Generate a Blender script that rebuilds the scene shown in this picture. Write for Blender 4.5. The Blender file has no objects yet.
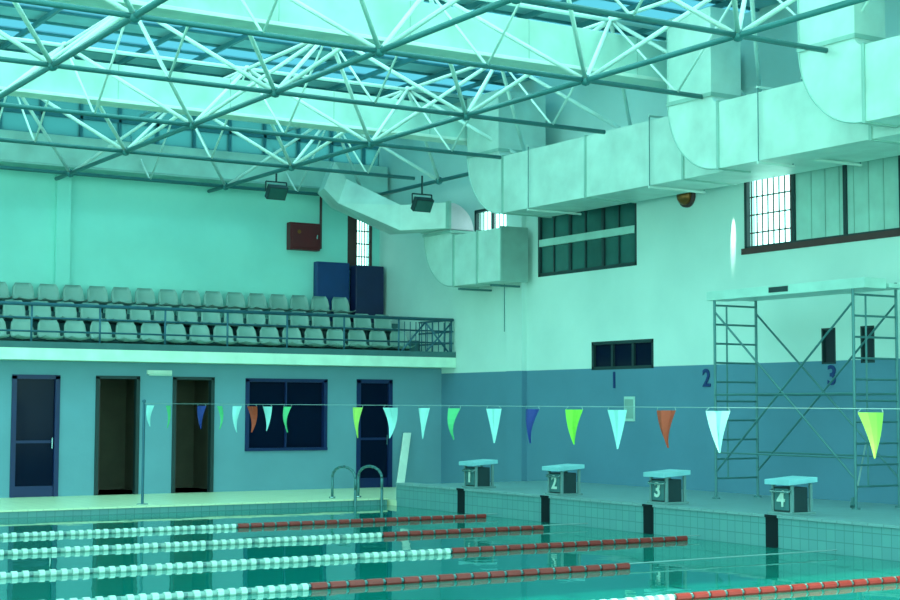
import bpy, math, random
from mathutils import Vector, Matrix
random.seed(4)
S=bpy.context.scene
try:
    S.view_settings.view_transform='Standard'
except Exception: pass
# ---------------- materials ----------------
def mat(name,col,rough=0.6,metal=0.0,noise=0.06,nscale=3.0,bump=0.0,bscale=20,spec=0.5,emit=None):
    m=bpy.data.materials.new(name); m.use_nodes=True
    nt=m.node_tree; b=nt.nodes['Principled BSDF']
    b.inputs['Roughness'].default_value=rough; b.inputs['Metallic'].default_value=metal
    b.inputs['Specular IOR Level'].default_value=spec
    tc=nt.nodes.new('ShaderNodeNewGeometry')
    n=nt.nodes.new('ShaderNodeTexNoise'); n.inputs['Scale'].default_value=nscale; n.inputs['Detail'].default_value=5
    nt.links.new(tc.outputs['Position'],n.inputs['Vector'])
    r=nt.nodes.new('ShaderNodeValToRGB')
    r.color_ramp.elements[0].position=0.3; r.color_ramp.elements[1].position=0.7
    r.color_ramp.elements[0].color=(*[c*(1-noise*2) for c in col],1)
    r.color_ramp.elements[1].color=(*[min(1,c*(1+noise)) for c in col],1)
    nt.links.new(n.outputs['Fac'],r.inputs['Fac']); nt.links.new(r.outputs['Color'],b.inputs['Base Color'])
    if bump>0:
        n2=nt.nodes.new('ShaderNodeTexNoise'); n2.inputs['Scale'].default_value=bscale
        nt.links.new(tc.outputs['Position'],n2.inputs['Vector'])
        bp=nt.nodes.new('ShaderNodeBump'); bp.inputs['Strength'].default_value=bump; bp.inputs['Distance'].default_value=0.02
        nt.links.new(n2.outputs['Fac'],bp.inputs['Height']); nt.links.new(bp.outputs['Normal'],b.inputs['Normal'])
    return m
def wallmat(name,lo,hi,zsplit):
    m=mat(name,hi,0.75,0,0.03,1.2,0.15,8); nt=m.node_tree; b=nt.nodes['Principled BSDF']
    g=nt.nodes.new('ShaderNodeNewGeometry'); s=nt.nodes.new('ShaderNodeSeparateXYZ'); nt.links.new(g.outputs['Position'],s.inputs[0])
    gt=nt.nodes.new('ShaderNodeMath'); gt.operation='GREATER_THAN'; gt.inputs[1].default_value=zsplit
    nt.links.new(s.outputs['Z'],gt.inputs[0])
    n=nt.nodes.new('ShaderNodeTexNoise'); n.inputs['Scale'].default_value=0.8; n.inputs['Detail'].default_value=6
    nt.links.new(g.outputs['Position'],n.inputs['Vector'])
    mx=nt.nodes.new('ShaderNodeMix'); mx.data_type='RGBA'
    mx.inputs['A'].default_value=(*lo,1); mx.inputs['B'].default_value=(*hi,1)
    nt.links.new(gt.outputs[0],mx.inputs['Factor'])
    m2=nt.nodes.new('ShaderNodeMix'); m2.data_type='RGBA'; m2.blend_type='MULTIPLY'; m2.inputs['Factor'].default_value=1
    r=nt.nodes.new('ShaderNodeValToRGB'); r.color_ramp.elements[0].position=.3; r.color_ramp.elements[1].position=.65
    r.color_ramp.elements[0].color=(.88,.9,.9,1); r.color_ramp.elements[1].color=(1,1,1,1)
    nt.links.new(n.outputs['Fac'],r.inputs['Fac'])
    nt.links.new(mx.outputs['Result'],m2.inputs['A']); nt.links.new(r.outputs['Color'],m2.inputs['B'])
    nt.links.new(m2.outputs['Result'],b.inputs['Base Color'])
    return m
def tilemat(name,c1,c2,mortar,size,plane='XY',rough=0.35):
    m=bpy.data.materials.new(name); m.use_nodes=True; nt=m.node_tree; b=nt.nodes['Principled BSDF']
    b.inputs['Roughness'].default_value=rough
    g=nt.nodes.new('ShaderNodeNewGeometry'); s=nt.nodes.new('ShaderNodeSeparateXYZ'); c=nt.nodes.new('ShaderNodeCombineXYZ')
    nt.links.new(g.outputs['Position'],s.inputs[0])
    nt.links.new(s.outputs[plane[0]],c.inputs[0]); nt.links.new(s.outputs[plane[1]],c.inputs[1])
    br=nt.nodes.new('ShaderNodeTexBrick'); br.offset=0; br.inputs['Scale'].default_value=1
    br.inputs['Brick Width'].default_value=size; br.inputs['Row Height'].default_value=size
    br.inputs['Mortar Size'].default_value=size*0.04
    br.inputs['Color1'].default_value=(*c1,1); br.inputs['Color2'].default_value=(*c2,1); br.inputs['Mortar'].default_value=(*mortar,1)
    nt.links.new(c.outputs[0],br.inputs['Vector']); nt.links.new(br.outputs['Color'],b.inputs['Base Color'])
    return m
WHITE=(.60,.79,.74); BLUE=(.09,.24,.34)
m_wall=wallmat('wall_paint',BLUE,WHITE,2.53)
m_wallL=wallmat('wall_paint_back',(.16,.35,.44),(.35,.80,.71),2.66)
m_white=mat('white_paint',(.75,.88,.8),0.6)
m_fascia=mat('fascia_white',(.66,.9,.74),0.6)
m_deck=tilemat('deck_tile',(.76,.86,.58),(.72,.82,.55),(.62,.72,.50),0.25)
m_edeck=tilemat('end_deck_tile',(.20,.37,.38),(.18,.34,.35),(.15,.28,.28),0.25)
m_ptile=tilemat('pool_wall_tile',(.12,.33,.33),(.11,.30,.31),(.07,.22,.22),0.15,'YZ')
m_ptileX=tilemat('pool_wall_tile_side',(.12,.33,.33),(.11,.30,.31),(.07,.22,.22),0.15,'XZ')
m_black=mat('black_tile',(.004,.012,.016),0.5,spec=.2)
m_duct=mat('galvanised_duct',(.58,.75,.70),0.42,0.2,0.08,2.0)
m_ductseam=mat('duct_seam',(.34,.54,.49),0.4,0.4)
m_chord=mat('steel_chord',(.045,.20,.21),0.45,0.3)
m_strut=mat('steel_strut_white',(.68,.86,.82),0.45)
m_beam=mat('roof_beam_white',(.48,.72,.65),0.5,0,0.10,1.5)
m_roof=mat('roof_sheet',(.28,.56,.62),0.6)
m_purlin=mat('roof_purlin',(.06,.24,.28),0.6)
m_seat=mat('seat_plastic',(.24,.40,.36),0.4)
m_dark=mat('dark_void',(.008,.02,.03),0.7)
m_riser=mat('terrace_concrete',(.05,.15,.16),0.8)
m_rail=mat('rail_paint',(.03,.13,.19),0.4,0.2)
m_bframe=mat('blue_frame',(.003,.018,.10),0.4)
m_glassd=mat('dark_glass',(.002,.007,.025),0.12,0,0.02,3,0,20,0.10)
m_glasst=mat('window_glass_teal',(.035,.14,.13),0.2,0,.2,1.0,spec=.3)
m_frame=mat('dark_window_frame',(.01,.035,.04),0.5)
m_brown=mat('brown_frame',(.07,.022,.022),0.5)
m_brownwall=mat('corridor_wall',(.14,.13,.09),0.8)
m_red=mat('red_plastic',(.27,.022,.018),0.4)
m_wfloat=mat('white_plastic',(.56,.74,.66),0.35)
m_redcab=mat('red_cabinet_paint',(.12,.003,.008),0.45)
m_chrome=mat('chrome',(.35,.5,.5),0.2,0.9)
m_scaf=mat('scaffold_steel',(.07,.21,.22),0.45,0.4)
m_num=mat('number_paint',(.005,.03,.15),0.5)
m_navy=mat('navy_vinyl',(.004,.012,.07),0.5)
m_bluev=mat('blue_vinyl',(.003,.04,.17),0.5)
m_plate=mat('block_top',(.24,.56,.62),0.45)
m_grey=mat('block_grey',(.14,.27,.27),0.5)
m_gold=mat('brass_dome',(.25,.09,.02),0.3,0.6)
m_frost=mat('frosted_glass',(.42,.66,.60),0.35)
m_sunpink=mat('duct_sunlit_pink',(.80,.62,.70),0.4,0.2)  # pinkish sunlight on the corner duct bend, painted in as base colour
m_wire=mat('wire_grey',(.22,.36,.36),0.5)
m_water=bpy.data.materials.new('pool_water'); m_water.use_nodes=True
nt=m_water.node_tree; b=nt.nodes['Principled BSDF']
b.inputs['Base Color'].default_value=(.001,.19,.155,1); b.inputs['Roughness'].default_value=0.02; b.inputs['IOR'].default_value=1.30
g=nt.nodes.new('ShaderNodeNewGeometry')
n=nt.nodes.new('ShaderNodeTexNoise'); n.inputs['Scale'].default_value=1.5; n.inputs['Detail'].default_value=3
nt.links.new(g.outputs['Position'],n.inputs['Vector'])
bp=nt.nodes.new('ShaderNodeBump'); bp.inputs['Strength'].default_value=0.09; bp.inputs['Distance'].default_value=0.04
nt.links.new(n.outputs['Fac'],bp.inputs['Height']); nt.links.new(bp.outputs['Normal'],b.inputs['Normal'])
def skym(name,a,c):
    m=bpy.data.materials.new(name); m.use_nodes=True
    nt=m.node_tree; nt.nodes.clear()
    o=nt.nodes.new('ShaderNodeOutputMaterial'); mx=nt.nodes.new('ShaderNodeMixShader'); t=nt.nodes.new('ShaderNodeBsdfTransparent'); tl=nt.nodes.new('ShaderNodeBsdfTranslucent')
    t.inputs[0].default_value=(*a,1); tl.inputs[0].default_value=(*c,1); mx.inputs[0].default_value=.5
    nt.links.new(t.outputs[0],mx.inputs[1]); nt.links.new(tl.outputs[0],mx.inputs[2]); nt.links.new(mx.outputs[0],o.inputs[0])
    return m
m_sky=skym('translucent_roofing',(.18,.34,.42),(.26,.44,.50))
m_cler=skym('clerestory_glazing',(.16,.32,.34),(.25,.45,.46))

# ---------------- mesh builder ----------------
class MB:
    def __init__(s): s.v=[];s.f=[];s.m=[];s.mats=[]
    def mi(s,m):
        if m not in s.mats: s.mats.append(m)
        return s.mats.index(m)
    def face(s,idx,m): s.f.append(idx); s.m.append(s.mi(m))
    def hexa(s,p,m):
        o=len(s.v); s.v+= [tuple(q) for q in p]
        for f in ((0,3,2,1),(4,5,6,7),(0,1,5,4),(1,2,6,5),(2,3,7,6),(3,0,4,7)): s.face([o+i for i in f],m)
    def box(s,x0,x1,y0,y1,z0,z1,m):
        s.hexa([(x0,y0,z0),(x1,y0,z0),(x1,y1,z0),(x0,y1,z0),(x0,y0,z1),(x1,y0,z1),(x1,y1,z1),(x0,y1,z1)],m)
    def cyl(s,p,q,r,m,n=8,r2=None):
        p=Vector(p);q=Vector(q); d=(q-p).normalized(); a=d.orthogonal().normalized(); c=d.cross(a)
        if r2 is None:r2=r
        o=len(s.v)
        for (P,R) in ((p,r),(q,r2)):
            for i in range(n):
                t=2*math.pi*i/n; s.v.append(tuple(P+a*R*math.cos(t)+c*R*math.sin(t)))
        for i in range(n):
            j=(i+1)%n; s.face([o+i,o+j,o+n+j,o+n+i],m)
        s.face([o+i for i in range(n)][::-1],m); s.face([o+n+i for i in range(n)],m)
    def path(s,pts,r,m,n=8):
        for i in range(len(pts)-1): s.cyl(pts[i],pts[i+1],r,m,n)
    def ball(s,c,r,m,n=8,k=5,sq=(1,1,1)):
        o=len(s.v)
        for i in range(k+1):
            ph=math.pi*i/k
            for j in range(n):
                t=2*math.pi*j/n
                s.v.append((c[0]+sq[0]*r*math.sin(ph)*math.cos(t),c[1]+sq[1]*r*math.sin(ph)*math.sin(t),c[2]+sq[2]*r*math.cos(ph)))
        for i in range(k):
            for j in range(n):
                jj=(j+1)%n; s.face([o+i*n+j,o+(i+1)*n+j,o+(i+1)*n+jj,o+i*n+jj],m)
    def obj(s,name,bevel=0,smooth=False,parent=None):
        me=bpy.data.meshes.new(name); me.from_pydata(s.v,[],s.f); 
        for m in s.mats: me.materials.append(m)
        me.polygons.foreach_set('material_index',s.m)
        if smooth: me.polygons.foreach_set('use_smooth',[True]*len(me.polygons))
        me.update()
        ob=bpy.data.objects.new(name,me); S.collection.objects.link(ob)
        if bevel:
            bv=ob.modifiers.new('bevel','BEVEL'); bv.width=bevel; bv.segments=2; bv.limit_method='ANGLE'
        if parent: ob.parent=parent
        return ob
def cells(mb,axis,a0,a1,u0,u1,z0,z1,ops,m):
    us=sorted(set([u0,u1]+[v for o in ops for v in o[:2]])); zs=sorted(set([z0,z1]+[v for o in ops for v in o[2:]]))
    for i in range(len(us)-1):
        for j in range(len(zs)-1):
            uc=(us[i]+us[i+1])/2; zc=(zs[j]+zs[j+1])/2
            if any(o[0]<uc<o[1] and o[2]<zc<o[3] for o in ops): continue
            if axis=='X': mb.box(a0,a1,us[i],us[i+1],zs[j],zs[j+1],m)
            else: mb.box(us[i],us[i+1],a0,a1,zs[j],zs[j+1],m)
def text(name,s,size,loc,rot,m,parent=None):
    cu=bpy.data.curves.new(name,'FONT'); cu.body=s; cu.size=size; cu.extrude=0.006; cu.offset=0.008*size/0.4; cu.align_x='CENTER'; cu.align_y='CENTER'
    tmp=bpy.data.objects.new(name+'_t',cu); S.collection.objects.link(tmp)
    bpy.context.view_layer.update()
    dg=bpy.context.evaluated_depsgraph_get(); me=bpy.data.meshes.new_from_object(tmp.evaluated_get(dg))
    bpy.data.objects.remove(tmp)
    ob=bpy.data.objects.new(name,me); S.collection.objects.link(ob); me.materials.clear(); me.materials.append(m)
    ob.location=loc; ob.rotation_euler=rot
    if parent: ob.parent=parent
    return ob
RX=(math.pi/2,0,-math.pi/2)
XW=17.7; YB=28.8; YU=31.6; XE=14.2; YP=25.0; XL=-10.8; YE=24.6
# ---------------- room shell ----------------
mb=MB()
opsR=[(22.03,25.16,4.38,5.74),(21.57,23.4,2.5,3.03),(12.5,19.2,4.41,5.75),(26.2,27.5,4.9,5.97),(17.17,17.47,2.48,3.04),(16.38,16.66,2.48,3.04)]
cells(mb,'X',XW,XW+.25,2,31.9,0,8.4,opsR,m_wall)
mb.obj('wall_right')
mb=MB(); mb.box(XW-.12,XW,25.55,26.1,.1,8.0,m_wall); mb.obj('trim_1')
mb=MB()
opsB=[(8.35,9.2,.1,2.37),(9.96,10.78,.1,2.37),(11.52,12.34,.1,2.37),(13.08,14.87,.93,2.35),(15.63,16.43,.1,2.35)]
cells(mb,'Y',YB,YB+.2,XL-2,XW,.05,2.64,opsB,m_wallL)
mb.obj('wall_back_lower')
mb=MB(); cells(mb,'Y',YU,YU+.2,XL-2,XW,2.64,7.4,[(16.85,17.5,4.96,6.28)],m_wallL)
mb.box(9.95,10.25,YU-.12,YU,3.7,7.3,m_wallL)
mb.obj('wall_back_upper')
mb=MB()
mb.box(XL,XW,30.6,30.7,.05,2.6,m_brownwall); mb.box(XL,XW,YB+.2,30.6,.0,.1,m_riser)
for x in (9.6,11.2,12.7,15.2): mb.box(x,x+.1,YB+.2,30.6,.1,2.6,m_brownwall)
mb.box(XL,XW,YB+.2,30.6,2.55,2.62,m_dark)
mb.obj('wall_corridor')
mb=MB(); mb.box(XL-2,XW,YU+.05,YU+.1,7.4,8.4,m_cler)
x=XL
while x<XW: mb.box(x,x+.06,YU,YU+.15,7.4,8.4,m_purlin); x+=.85
mb.box(XL-2,XW,YU-.02,YU+.2,7.36,7.46,m_purlin); mb.box(XL-2,XW,YU,YU+.15,7.85,7.92,m_purlin)
mb.obj('window_5')
mb=MB()
mb.box(XL-2,XW,YP,YU+.2,-2,.1,m_deck); mb.box(XE,XW,-6,YP,-2,.1,m_deck)
mb.box(XL-2,XE,-6,2.6,-2,.1,m_deck); mb.box(XL-2,XL,2.6,YP,-2,.1,m_deck)
mb.box(XL,XE,2.6,YP,-2.2,-2,m_ptileX)
mb.obj('floor')
mb=MB()
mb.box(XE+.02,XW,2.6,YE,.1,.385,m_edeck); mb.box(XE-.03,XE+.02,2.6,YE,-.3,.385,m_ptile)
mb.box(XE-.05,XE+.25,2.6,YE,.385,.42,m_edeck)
mb.box(XE-.03,XW,YE,YE+.02,.1,.385,m_ptileX)
for Y in (22.4,19.93,17.4,14.9,12.4,9.9,7.4,4.9): mb.box(XE-.04,XE-.03,Y-.11,Y+.11,-.3,.385,m_black); mb.box(XE-.06,XE-.05,Y-.11,Y+.11,.385,.42,m_black)
mb.obj('pool_end_wall')
mb=MB()
mb.box(XL,XE-.05,YP-.1,YP+.18,.1,.13,m_deck); mb.box(XL,XE-.05,YP-.08,YP-.0,-.3,.1,m_ptileX)
mb.obj('pool_coping')
mb=MB()
mb.v=[(XL,2.6,0),(XE-.02,2.6,0),(XE-.02,YP-.05,0),(XL,YP-.05,0)]; mb.face([0,1,2,3],m_water); mb.obj('pool_water')
# ---------------- ceiling / roof ----------------
mb=MB(); y=6.0; k=0
while y<YU+.2:
    mb.box(XL-2,XW+.2,y,y+.8,8.4,8.43,m_roof if k%3==0 else m_sky); y+=.8; k+=1
y=6.0
while y<YU+.2: mb.box(XL-2,XW+.2,y-.03,y+.03,8.36,8.4,m_purlin); y+=.8
x=-10.3
while x<XW: mb.box(x-.03,x+.03,6,YU+.2,8.28,8.36,m_purlin); x+=1.13
mb.obj('ceiling')
XN=[16.7-3.4*i for i in range(8)][::-1]
YN=[30.5-3.2*i for i in range(8)][::-1]
ZL=6.5; ZU=7.95
mb=MB()
for X in XN: mb.cyl((X,YN[0]-1,ZL),(X,YN[-1]+.9,ZL),.042,m_chord,8)
for Y in YN: mb.cyl((XN[0]-1,Y,ZL),(XW-1.6,Y,ZL),.038,m_chord,8)
for X in XN:
    for Y in YN: mb.ball((X,Y,ZL),.085,m_chord)
UX=[X-1.7 for X in XN]; UY=[Y-1.6 for Y in YN]
for X in UX: mb.cyl((X,UY[0],ZU),(X,UY[-1]+2.2,ZU),.035,m_strut,8)
for Y in UY: mb.cyl((UX[0],Y,ZU),(XW-.1,Y,ZU),.035,m_strut,8)
for X in UX:
    for Y in UY:
        mb.ball((X,Y,ZU),.07,m_strut)
        for dx in (-1.7,1.7):
            for dy in (-1.6,1.6):
                if X+dx<XN[0]-.1 or Y+dy<YN[0]-.1: continue
                mb.cyl((X,Y,ZU),(X+dx,Y+dy,ZL),.034,m_strut,8)
        if Y+1.6<=YN[-1]+.1: mb.cyl((X,Y+1.6,ZL),(X,Y,ZU),.02,m_strut,6); mb.cyl((X,Y+1.6,ZL),(X,Y+3.2,ZU),.02,m_strut,6)
mb.obj('roof_space_frame',smooth=True)
for yb in (25.7,19.3,12.9):
    mb=MB(); mb.box(XL,XW-.1,yb-.16,yb+.16,7.08,7.7,m_beam); mb.box(XL,XW-.1,yb-.22,yb+.22,7.02,7.08,m_white)
    x=XL+1
    while x<XW-.5: mb.box(x,x+.02,yb-.168,yb+.168,7.08,7.7,m_ductseam); x+=2.1
    mb.obj('roof_beam',bevel=.01)
mb=MB(); mb.box(XL,XW-.1,31.05,31.58,6.75,7.36,m_beam); mb.box(XL,XW-.1,31.0,31.58,6.7,6.75,m_ductseam); mb.obj('roof_beam',bevel=.01)
# ---------------- gallery ----------------
mb=MB()
XG=XW-.01; YG=YU-.01
mb.box(XL-2,XG,28.2,YG,2.645,2.86,m_fascia)
mb.box(XL-2,XG,28.2,28.28,2.86,2.98,m_riser)
mb.box(XL-2,XG,29.75,YG,2.86,3.28,m_riser); mb.box(XL-2,XG,30.7,YG,3.28,3.70,m_riser)
mb.obj('gallery_terrace')
mb=MB()
def seat(cx,cy,cz):
    prof=[(-.24,.25),(-.1,.22),(.06,.22),(.15,.27),(.19,.38),(.23,.52),(.25,.6)]
    wid=[.19,.21,.22,.22,.22,.205,.16]
    N=6; o=len(mb.v)
    for th in (0,.025):
        for (y,z),w in zip(prof,wid):
            for i in range(N+1):
                u=-1+2*i/N
                mb.v.append((cx+u*w,cy+y+th-.05*u*u*(1 if z>.3 else 0),cz+z-th*.8+.04*u*u*(z<.3)))
    R=len(prof); L=(N+1)*R
    for a in range(R-1):
        for i in range(N):
            p=o+a*(N+1)+i
            mb.face([p,p+1,p+N+2,p+N+1],m_seat); mb.face([p+L,p+L+N+1,p+L+N+2,p+L+1],m_seat)
    for a in range(R-1):
        for i in (0,N):
            p=o+a*(N+1)+i; mb.face([p,p+N+1,p+N+1+L,p+L],m_seat)
    for i in range(N):
        p=o+(R-1)*(N+1)+i; mb.face([p,p+1,p+1+L,p+L],m_seat)
        p=o+i; mb.face([p,p+L,p+1+L,p+1],m_seat)
    mb.box(cx-.04,cx+.04,cy-.08,cy+.08,cz,cz+.2,m_frame)
rows=[(29.3,2.86,17.0),(30.2,3.28,17.1),(31.1,3.70,16.5)]
for (y,z,xe) in rows:
    x=xe
    while x>-6: seat(x,y,z); x-=.52
    mb.box(-6,xe+.2,y+.02,y+.07,z+.17,z+.21,m_frame)
mb.obj('stadium_seats',smooth=True)
mb=MB()
zt=3.67
for z,r in ((zt,.035),(3.42,.018),(3.17,.018)): mb.cyl((XL,28.25,z),(XW-.05,28.25,z),r,m_rail)
x=XW-.1
while x>XL: mb.cyl((x,28.25,2.86),(x,28.25,zt),.022,m_rail); x-=1.3
for z in (3.67,3.42,3.17): mb.cyl((XW-.1,28.25,z),(XW-.1,29.6,z),.02,m_rail)
for i in range(5): mb.cyl((XW-.1,28.5+i*.27,2.87),(XW-.1,28.5+i*.27,3.67),.012,m_rail)
mb.cyl((XW-1.4,28.25,2.9),(XW-.75,28.25,3.6),.02,m_rail);mb.cyl((XW-.8,28.25,2.9),(XW-.1,28.25,3.6),.02,m_rail);mb.cyl((XW-.1,28.25,2.9),(XW-.75,28.25,3.6),.02,m_rail)
for i in range(10): mb.cyl((XW-1.4+i*.14,28.25,2.9),(XW-1.4+i*.14,28.25,3.6),.01,m_rail)
mb.obj('gallery_railing',smooth=True)
mb=MB(); mb.box(15.95,16.8,31.38,31.56,3.72,5.1,m_bluev); mb.obj('gym_mat',bevel=.02)
mb=MB(); mb.box(16.86,17.6,31.2,31.5,3.72,5.05,m_navy); mb.obj('gym_mat',bevel=.02)
mb=MB(); mb.box(15.28,16.04,31.4,31.59,5.34,5.96,m_redcab); mb.box(15.33,15.99,31.38,31.4,5.39,5.91,m_redcab); mb.box(15.93,15.96,31.35,31.38,5.6,5.7,m_chrome)
mb.cyl((15.5,31.37,5.75),(15.5,31.39,5.75),.05,m_gold)
mb.obj('fire_hose_cabinet',bevel=.01)
mb=MB(); mb.cyl((16.1,31.5,5.4),(16.1,31.5,6.7),.03,m_brown); mb.cyl((16.04,31.5,5.42),(16.1,31.5,5.42),.03,m_brown); mb.obj('standpipe')
# ---------------- windows & doors ----------------
def barsX(mb,y0,y1,z0,z1,ny,nz,r,m,xc):
    mb.box(xc-.04,xc+.04,y0,y1,z0,z0+r,m); mb.box(xc-.04,xc+.04,y0,y1,z1-r,z1,m)
    mb.box(xc-.04,xc+.04,y0,y0+r,z0,z1,m); mb.box(xc-.04,xc+.04,y1-r,y1,z0,z1,m)
    for i in range(1,ny): y=y0+(y1-y0)*i/ny; mb.box(xc-.03,xc+.03,y-r/2,y+r/2,z0,z1,m)
    for i in range(1,nz): z=z0+(z1-z0)*i/nz; mb.box(xc-.03,xc+.03,y0,y1,z-r/2,z+r/2,m)
mb=MB(); barsX(mb,22.03,25.16,4.38,5.74,3,2,.07,m_frame,XW+.05); mb.box(XW+.06,XW+.08,22.1,25.1,4.45,5.7,m_glasst)
mb.box(XW-.01,XW+.09,22.1,25.1,4.98,5.12,m_frost)
for i in range(3):
    y=22.1+i*1.03
    mb.box(XW+.03,XW+.05,y+.48,y+.52,4.45,5.7,m_frame)
mb.obj('window_1')
mb=MB(); barsX(mb,21.57,23.4,2.5,3.03,3,1,.06,m_frame,XW+.04); mb.box(XW+.06,XW+.08,21.6,23.35,2.52,3.0,m_glassd); mb.obj('window_2')
mb=MB(); barsX(mb,12.5,19.2,4.41,5.75,6,1,.06,m_frame,XW+.05)
mb.box(XW-.02,XW+.1,12.5,19.25,4.34,4.44,m_brown)
y=18.1
while y<19.2: mb.cyl((XW+.12,y,4.45),(XW+.12,y,5.75),.014,m_brown,6); y+=.13
for z in (4.7,5.0,5.3,5.6): mb.cyl((XW+.12,18.1,z),(XW+.12,19.2,z),.012,m_brown,6)
mb.box(XW+.06,XW+.08,12.5,18.05,4.45,5.72,m_frost)
y=12.6
while y<18: mb.cyl((XW+.05,y,4.45),(XW+.05,y,5.72),.006,m_ductseam,4); y+=.3
mb.obj('window_3')
mb=MB(); barsX(mb,26.2,27.5,4.9,5.97,2,1,.06,m_frame,XW+.05)
for i in range(9): mb.cyl((XW+.12,26.25+i*.15,4.9),(XW+.12,26.25+i*.15,5.95),.012,m_brown,6)
mb.obj('window_4')
for (a,c) in ((17.17,17.47),(16.38,16.66)):
    mb=MB(); barsX(mb,a,c,2.48,3.04,1,1,.03,m_frame,XW+.04); mb.box(XW+.06,XW+.08,a,c,2.48,3.04,m_dark); mb.obj('window_6')
mb=MB(); 
mb.box(16.85,17.5,YU,YU+.06,4.96,5.02,m_brown); mb.box(16.85,17.5,YU,YU+.06,6.2,6.28,m_brown); mb.box(16.85,17.1,YU+.02,YU+.08,4.96,6.28,m_brown); mb.box(17.44,17.5,YU,YU+.06,4.96,6.28,m_brown)
for i in range(5): mb.cyl((17.14+i*.07,YU+.1,5),(17.14+i*.07,YU+.1,6.25),.014,m_brown,6)
for z in (5.3,5.6,5.9): mb.cyl((17.1,YU+.1,z),(17.5,YU+.1,z),.014,m_brown,6)
mb.obj('window_7')
def dframe(mb,x0,x1,z0,z1,m,t=.06):
    mb.box(x0-.03,x0+t,YB-.03,YB+.1,z0,z1,m); mb.box(x1-t,x1+.03,YB-.03,YB+.1,z0,z1,m); mb.box(x0-.03,x1+.03,YB-.03,YB+.1,z1-t,z1+.02,m)
for i,(x0,x1,glass) in enumerate(((8.35,9.2,True),(9.96,10.78,False),(11.52,12.34,False),(15.63,16.43,True))):
    mb=MB()
    if glass:
        dframe(mb,x0,x1,.1,2.36,m_bframe,.06); mb.box(x0+.05,x1-.05,YB+.03,YB+.06,.1,2.3,m_glassd); mb.box(x0+.05,x1-.05,YB+.01,YB+.03,.1,.3,m_bframe); mb.box(x0+.05,x1-.05,YB+.01,YB+.03,1.1,1.15,m_bframe); mb.box(x1-.12,x1-.1,YB-.05,YB-.02,1.0,1.2,m_chrome)
    else:
        dframe(mb,x0,x1,.1,2.36,m_frame,.04)
        mb.box(x0+.05,x0+.1,YB+.1,YB+.85,.12,2.3,m_brown); mb.box(x0+.1,x0+.16,YB+.75,YB+.78,1.0,1.1,m_chrome)
    mb.obj('door_%d'%(i+1))
mb=MB(); x0,x1=13.08,14.87
dframe(mb,x0,x1,.93,2.35,m_bframe,.05); mb.box(x0-.03,x1+.03,YB-.05,YB+.1,.9,.96,m_bframe); mb.box(13.95,13.98,YB,YB+.06,.95,2.3,m_bframe); mb.box(x0,x1,YB+.08,YB+.1,.95,2.3,m_glassd)
mb.obj('window_8')
mb=MB(); mb.box(10.95,11.45,YB-.06,YB,2.42,2.5,m_white); mb.cyl((10.97,YB-.08,2.41),(11.43,YB-.08,2.41),.02,m_wfloat); mb.obj('wall_light')
# ---------------- ducts ----------------
def elbow_duct(name,x0,x1,ystart,yend,zb,H,ztop,m=m_duct,ri=.15,seg=1.25):
    mb=MB(); R=ri+H; yc=ystart-R; zc=zb+R
    pr=[((yend,zb),(yend,zb+H)),((yc,zb),(yc,zb+H))]
    for i in range(1,13):
        a=-math.pi/2+math.pi/2*i/12
        pr.append(((yc+R*math.cos(a),zc+R*math.sin(a)),(yc+ri*math.cos(a),zc+ri*math.sin(a))))
    if ztop>zc: pr.append(((yc+R,ztop),(yc+ri,ztop)))
    o=len(mb.v)
    for (a,c) in pr: mb.v+=[(x0,a[0],a[1]),(x1,a[0],a[1]),(x1,c[0],c[1]),(x0,c[0],c[1])]
    for i in range(len(pr)-1):
        p=o+4*i
        for k in range(4): mb.face([p+k,p+(k+1)%4,p+4+(k+1)%4,p+4+k],m)
    mb.face([o,o+3,o+2,o+1],m); p=o+4*(len(pr)-1); mb.face([p,p+1,p+2,p+3],m)
    e=.02
    y=yc
    while y>yend: mb.box(x0-e,x1+e,y-.025,y+.025,zb-e,zb+H+e,m_ductseam); y-=seg
    mb.box(x0-e,x1+e,yc+ri-e,yc+R+e,zc-.03,zc+.03,m_ductseam)
    for i in range(1,len(pr)-1):
        a=pr[i][0]; c=pr[i+1][0]; mb.cyl((x0-.005,a[0],a[1]),(x0-.005,c[0],c[1]),.012,m_ductseam,5)
    y=yc
    while y-seg>yend:
        mb.cyl((x0+.001,y,zb),(x0+.001,y-seg,zb+H),.004,m_duct,4); mb.cyl((x0+.001,y,zb+H),(x0+.001,y-seg,zb),.004,m_duct,4); y-=seg
    y=yc-.9
    while y>yend:
        for xx in (x0-.04,x1+.04): mb.cyl((xx,y,zb-.05),(xx,y,zb+H+.08),.009,m_scaf,6)
        mb.box(x0-.06,x1+.06,y-.02,y+.02,zb-.055,zb-.02,m_duct); mb.box(x0-.06,XW-.01,y-.02,y+.02,zb+H+.05,zb+H+.08,m_duct); y-=3.5
    return mb.obj(name)
elbow_duct('air_duct',16.2,17.3,25.4,8,5.46,1.08,7.85,seg=2.6)
elbow_duct('air_duct',15.5,16.1,18.5,7,5.36,1.0,7.85,seg=3.0)
elbow_duct('air_duct',14.85,15.42,15.0,6,5.45,1.0,7.85,seg=3.0)
mb=MB()
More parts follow.
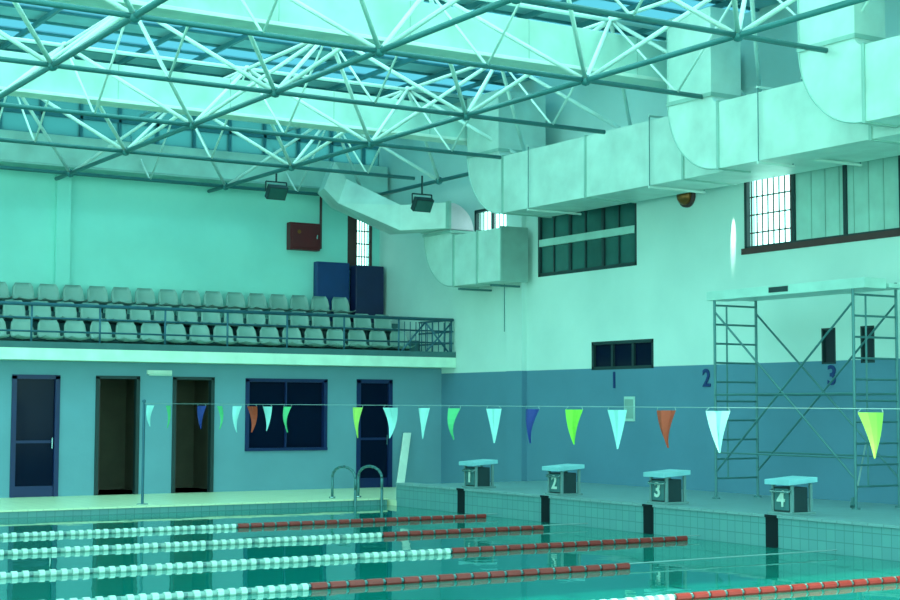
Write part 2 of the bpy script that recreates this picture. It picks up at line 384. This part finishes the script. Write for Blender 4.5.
def elb(mb,x0,x1,ystart,yend,zb,H,ztop,ri,m1):
    R=ri+H; yc=ystart-R; zc=zb+R; pr=[((yend,zb),(yend,zb+H)),((yc,zb),(yc,zb+H))]
    for i in range(1,11):
        a=-math.pi/2+math.pi/2*i/10; pr.append(((yc+R*math.cos(a),zc+R*math.sin(a)),(yc+ri*math.cos(a),zc+ri*math.sin(a))))
    pr.append(((yc+R,ztop),(yc+ri,ztop)))
    o=len(mb.v)
    for (a,c) in pr: mb.v+=[(x0,a[0],a[1]),(x1,a[0],a[1]),(x1,c[0],c[1]),(x0,c[0],c[1])]
    for i in range(len(pr)-1):
        p=o+4*i
        for k in range(4): mb.face([p+k,p+(k+1)%4,p+4+(k+1)%4,p+4+k],m_duct if i==0 else m1)
    mb.face([o,o+3,o+2,o+1],m_duct); p=o+4*(len(pr)-1); mb.face([p,p+1,p+2,p+3],m_duct)
    for i in range(1,len(pr)-1):
        a=pr[i][0]; c=pr[i+1][0]; mb.cyl((x0-.005,a[0],a[1]),(x0-.005,c[0],c[1]),.012,m_ductseam,5)
    return yc
elb(mb,16.95,17.55,28.3,25.3,4.3,1.05,5.5,.1,m_duct)
for y in (27.1,26.2,25.32): mb.box(16.92,17.56,y-.025,y+.025,4.275,5.375,m_ductseam)
mb.box(16.92,17.56,27.2,28.33,5.42,5.48,m_ductseam)
o=len(mb.v)
for i in range(9):
    a=math.pi/2*i/8
    Ro,Ri=.6,.06; ccx=16.93; ccz=5.46
    xo=ccx+Ro*math.cos(a); zo=ccz+Ro*math.sin(a); xi=ccx+Ri*math.cos(a); zi=ccz+Ri*math.sin(a)
    mb.v+=[(xo,27.25,zo),(xo,28.3,zo),(xi,28.3,zi),(xi,27.25,zi)]
for i in range(8):
    p=o+4*i
    for k in range(4): mb.face([p+k,p+(k+1)%4,p+4+(k+1)%4,p+4+k],m_sunpink)
mb.box(16.88,16.94,27.2,28.34,5.5,6.08,m_ductseam)
mb.hexa([(16.3,28.2,5.52),(16.93,27.25,5.52),(16.93,28.3,5.52),(16.5,29.0,5.52),(16.3,28.2,6.06),(16.93,27.25,6.06),(16.93,28.3,6.06),(16.5,29.0,6.06)],m_duct)
mb.hexa([(15.55,29.6,6.2),(16.3,28.2,5.52),(16.5,29.0,5.52),(15.8,30.4,6.2),(15.75,29.6,6.75),(16.3,28.2,6.06),(16.5,29.0,6.06),(16.0,30.4,6.75)],m_duct)
mb.hexa([(15.55,29.6,6.2),(15.75,29.6,6.75),(16.0,30.4,6.75),(15.8,30.4,6.2),(15.2,29.6,6.5),(15.45,29.6,7.1),(15.7,30.4,7.1),(15.45,30.4,6.5)],m_duct)
for y in (25.6,26.8): mb.box(16.9,17.69,y,y+.06,4.2,4.24,m_scaf)
mb.cyl((17.2,25.6,4.25),(17.2,25.6,3.3),.01,m_scaf,6)
mb.obj('corner_air_duct')
mb=MB(); mb.cyl((XW,20.6,5.48),(XW-.06,20.6,5.48),.2,m_brown,20); mb.ball((XW-.08,20.6,5.48),.16,m_gold,16,8,(.8,1,1)); mb.obj('bulkhead_wall_lamp',smooth=True)
# ---------------- floodlights ----------------
def flood(x,y,z):
    mb=MB()
    c=math.cos(.6); s_=math.sin(.6); k=.82
    def P(a,b_,d):
        a*=k;b_*=k;d*=k
        return (x+a, y-b_*c+ d*s_, z-b_*s_- d*c)
    def ob(a0,a1,b0,b1,d0,d1,m): mb.hexa([P(a0,b0,d0),P(a1,b0,d0),P(a1,b1,d0),P(a0,b1,d0),P(a0,b0,d1),P(a1,b0,d1),P(a1,b1,d1),P(a0,b1,d1)],m)
    ob(-.25,.25,-.05,.1,-.17,.17,m_frame); ob(-.22,.22,.1,.115,-.14,.14,m_glasst); ob(-.1,.1,-.13,-.05,-.08,.08,m_frame)
    for i in range(5): ob(-.2,.2,-.09,-.05,-.14+i*.065,-.13+i*.065,m_frame)
    for sx in (-.23,.23): mb.cyl((x+sx,y,z),(x+sx,y,z+.2),.015,m_frame,6)
    mb.cyl((x-.23,y,z+.2),(x+.23,y,z+.2),.015,m_frame,6); mb.cyl((x,y,z+.2),(x,y,6.5),.02,m_frame,6)
    mb.obj('floodlight')
flood(13.4,28.2,6.12); flood(16.05,26.9,5.92)
# ---------------- starting blocks ----------------
for i,Y in enumerate((22.4,19.93,17.4,14.9,12.4,9.9)):
    mb=MB(); x=14.52
    for dy in (-.19,.15): 
        mb.box(x-.18,x-.14,Y+dy,Y+dy+.04,.42,.80,m_grey); mb.box(x+.15,x+.19,Y+dy,Y+dy+.04,.42,.82,m_grey)
    mb.box(x-.17,x+.12,Y-.17,Y+.17,.45,.77,m_frame); mb.box(x-.18,x-.17,Y-.13,Y+.13,.47,.75,m_scaf)
    mb.box(x-.22,x+.22,Y-.21,Y+.21,.42,.45,m_grey)
    mb.hexa([(x-.26,Y-.23,.80),(x+.24,Y-.23,.835),(x+.24,Y+.23,.835),(x-.26,Y+.23,.80),(x-.26,Y-.23,.865),(x+.24,Y-.23,.90),(x+.24,Y+.23,.90),(x-.26,Y+.23,.865)],m_plate)
    mb.cyl((x-.22,Y-.17,.71),(x-.22,Y+.17,.71),.014,m_chrome)
    for dy in(-.17,.17): mb.cyl((x-.22,Y+dy,.71),(x-.16,Y+dy,.75),.012,m_chrome)
    ob=mb.obj('starting_block',bevel=.006)
    text('number',str(i+1),.29,(x-.19,Y,.61),RX,m_wfloat,ob)
for s_,Y in (('1',22.7),('2',20.15),('3',17.25)): text('lane_number',s_,.42,(XW-.012,Y,2.29),RX,m_num)
mb=MB(); mb.box(XW-.02,XW,22.1,22.4,1.55,2.0,m_frost); mb.box(XW-.03,XW-.02,22.13,22.37,1.6,1.95,m_seat); mb.obj('notice_sign')
# ---------------- lane ropes ----------------
specs=[(21.25,9.6,13.9),(18.8,10.7,13.3),(16.28,10.15,13.9),(13.75,7.1,10.9),(11.25,9.6,13.0),(8.75,9,13.5),(6.25,9,13.5)]
for Y,r0,r1 in specs:
    mb=MB(); mb.cyl((XL,Y,.02),(XE-.06,Y,.06),.008,m_wire,6)
    x=r1; 
    while x>r0:
        mb.cyl((x-.17,Y,.025),(x,Y,.025),.042,m_red,10); mb.cyl((x-.2,Y,.03),(x-.17,Y,.03),.025,m_scaf,8); x-=.21
    k=0
    while x>XL+.3:
        mb.cyl((x-.06,Y,.02),(x,Y,.02),.045,m_wfloat,10); mb.cyl((x-.12,Y,.02),(x-.06,Y,.02),.03,m_seat,10)
        k+=1; x-=.12
        if k%5==0: mb.cyl((x-.05,Y,.02),(x,Y,.02),.022,m_grey,8); x-=.05
    mb.obj('lane_rope',smooth=False)
# ---------------- bunting ----------------
def fm(n,c): return mat('flag_'+n,c,0.6)
FC={'c':fm('cyan',(.32,.68,.66)),'g':fm('green',(.08,.50,.20)),'b':fm('blue',(.003,.025,.22)),'l':fm('lime',(.20,.62,.04)),'o':fm('orange',(.42,.045,.012)),'y':fm('yellow',(.36,.62,.10))}
mb=MB(); XF=9.58
def zs(Y): return 1.765+.075*((Y-3)/22.3)
mb.path([(XF,25.27-i*(22.7/12),zs(25.3-i*(22.7/12))) for i in range(13)],.0035,m_wire,5)
for Y,c in ((25.0,'c'),(24.2,'g'),(22.8,'b'),(22.1,'g'),(21.4,'c'),(20.9,'o'),(20.4,'c'),(19.7,'g'),(17.64,'y'),(16.8,'c'),(16.0,'c'),(15.28,'g'),(14.48,'c'),(13.72,'b'),(12.95,'l'),(12.26,'c'),(11.49,'o'),(10.75,'c'),(8.91,'y'),(8.1,'c'),(7.3,'g'),(6.5,'b')):
    m=FC[c]; z=zs(Y)-.03; w=.145*random.uniform(.9,1.1); h=.38*random.uniform(.92,1.05); sk=random.uniform(-.03,.03); bl=random.uniform(-.05,.05); N=6
    o=len(mb.v)
    for i in range(N+1):
        t=i/N; ww=w*(1-t)+.004
        for u in (-1,-.33,.33,1): mb.v.append((XF+bl*math.sin(t*3)+.02*math.sin(u*4+Y*3)*(1-t*.5),Y+u*ww+sk*t,z-h*t))
    for i in range(N):
        for j in range(3):
            p=o+i*4+j; mb.face([p,p+1,p+5,p+4],m)
    for u in (-1,1): mb.cyl((XF+.02*math.sin(u*4+Y*3),Y+u*w,z),(XF,Y+u*w*.8,z+.032),.003,m_wire,4)
mb.obj('flag_bunting')
mb=MB(); mb.cyl((XF,25.3,.1),(XF,25.3,1.86),.025,m_rail,10); mb.cyl((XF,25.3,.1),(XF,25.3,.14),.1,m_chrome,12); mb.ball((XF,25.3,1.88),.035,m_rail); mb.obj('flag_post')
# ---------------- pool ladder ----------------
mb=MB()
for X in (13.45,14.0):
    pts=[(X,25.75,.1),(X,25.75,.5)]
    for i in range(1,9):
        a=math.pi*i/8; pts.append((X,25.3+.45*math.cos(a),.5+.2*math.sin(a)))
    pts+=[(X,24.85,.3),(X,24.85,-.9)]
    mb.path(pts,.026,m_scaf,10); mb.cyl((X,25.75,.1),(X,25.75,.13),.06,m_chrome,12)
for z in (-.15,-.45): mb.box(13.45,14.0,24.8,24.9,z-.02,z,m_chrome)
mb.obj('pool_ladder',smooth=True)
mb=MB(); mb.hexa([(16.3,28.3,.1),(16.48,28.3,.1),(16.48,28.35,.1),(16.3,28.35,.1),(16.72,28.72,1.25),(16.9,28.72,1.25),(16.9,28.77,1.25),(16.72,28.77,1.25)],m_white); mb.obj('leaning_board',bevel=.01)
# ---------------- scaffold ----------------
mb=MB(); X0,X1=16.33,17.2; Y0,Y1=18.4,15.5; zb=.385; r=.022
for Y in (Y0,Y1):
    for X in (X0,X1): mb.cyl((X,Y,zb),(X,Y,3.6),r,m_scaf); mb.cyl((X,Y,zb),(X,Y,zb+.02),.06,m_scaf)
    z=.7
    while z<3.6: mb.cyl((X0,Y,z),(X1,Y,z),.016,m_scaf,6); z+=.3
    mb.cyl((X0+.25,Y,.7),(X0+.25,Y,3.4),.016,m_scaf,6)
for X in (X0,X1):
    mb.cyl((X,Y0,.8),(X,Y1,3.3),.016,m_scaf,6); mb.cyl((X,Y1,.8),(X,Y0,3.3),.016,m_scaf,6)
    mb.cyl((X,Y0,2.0),(X,Y1,2.0),.018,m_scaf,6); mb.cyl((X,Y0,1.1),(X,Y1,1.1),.014,m_scaf,6)
mb.box(X0-.03,X0+.4,Y1-.25,Y0+.15,3.48,3.62,m_frost); mb.box(X0+.45,X1,Y1-.25,Y0+.1,3.5,3.56,m_frost)
mb.box(X0-.04,X0-.03,16.75,17.15,3.52,3.6,m_frame)
mb.obj('scaffold_tower',smooth=False)
mb=MB(); mb.cyl((16.6,15.8,.4),(17.62,16.5,1.3),.014,m_wire); mb.cyl((16.55,15.77,.4),(16.65,15.85,.5),.04,m_scaf); mb.obj('cleaning_pole')
# ---------------- lighting ----------------
W=bpy.data.worlds.new('sky'); S.world=W; W.use_nodes=True; nt=W.node_tree; bg=nt.nodes['Background']
tc=nt.nodes.new('ShaderNodeTexCoord'); sp=nt.nodes.new('ShaderNodeSeparateXYZ'); rp=nt.nodes.new('ShaderNodeValToRGB')
nt.links.new(tc.outputs['Generated'],sp.inputs[0]); nt.links.new(sp.outputs['Z'],rp.inputs['Fac'])
rp.color_ramp.elements[0].position=0; rp.color_ramp.elements[0].color=(.47,1,.87,1); rp.color_ramp.elements[1].position=.8; rp.color_ramp.elements[1].color=(.36,.9,.92,1)
nt.links.new(rp.outputs['Color'],bg.inputs['Color']); bg.inputs['Strength'].default_value=3.7
def area(name,loc,sx,sy,e,col,rot=(0,0,0)):
    l=bpy.data.lights.new(name,'AREA'); l.shape='RECTANGLE'; l.size=sx; l.size_y=sy; l.energy=e; l.color=col
    o=bpy.data.objects.new(name,l); o.location=loc; o.rotation_euler=rot; S.collection.objects.link(o); return o
area('skylight_lamp',(6,18,8.2),18,20,2300,(.48,1,.87))
l=bpy.data.lights.new('sun_shaft','SPOT'); l.energy=800; l.spot_size=math.radians(7.5); l.spot_blend=1; l.color=(1,1,.95); l.shadow_soft_size=.005
o=bpy.data.objects.new('sun_shaft',l); o.location=(17.5,19.42,5.85); S.collection.objects.link(o)
o.rotation_euler=(Vector((17.7,19.46,4.65))-Vector(o.location)).to_track_quat('-Z','Y').to_euler()
sl=bpy.data.lights.new('sun','SUN'); sl.energy=6; sl.color=(.9,1,.7); sl.angle=.02
so=bpy.data.objects.new('sun',sl); so.rotation_euler=(math.radians(35),math.radians(-20),0); S.collection.objects.link(so)
# ---------------- camera ----------------
cam=bpy.data.cameras.new('camera'); cam.lens=61.96; cam.sensor_width=36
co=bpy.data.objects.new('camera',cam); S.collection.objects.link(co); S.camera=co
p=math.radians(3.99); fh=Vector((.528,.849,0)).normalized()
fw=fh*math.cos(p)+Vector((0,0,math.sin(p))); rt=fh.cross(Vector((0,0,1))).normalized(); up=rt.cross(fw)
M=Matrix((rt,up,-fw)).transposed().to_4x4() @ Matrix.Rotation(math.radians(.18),4,'Z')
M.translation=Vector((0,0,1.78)); co.matrix_world=M
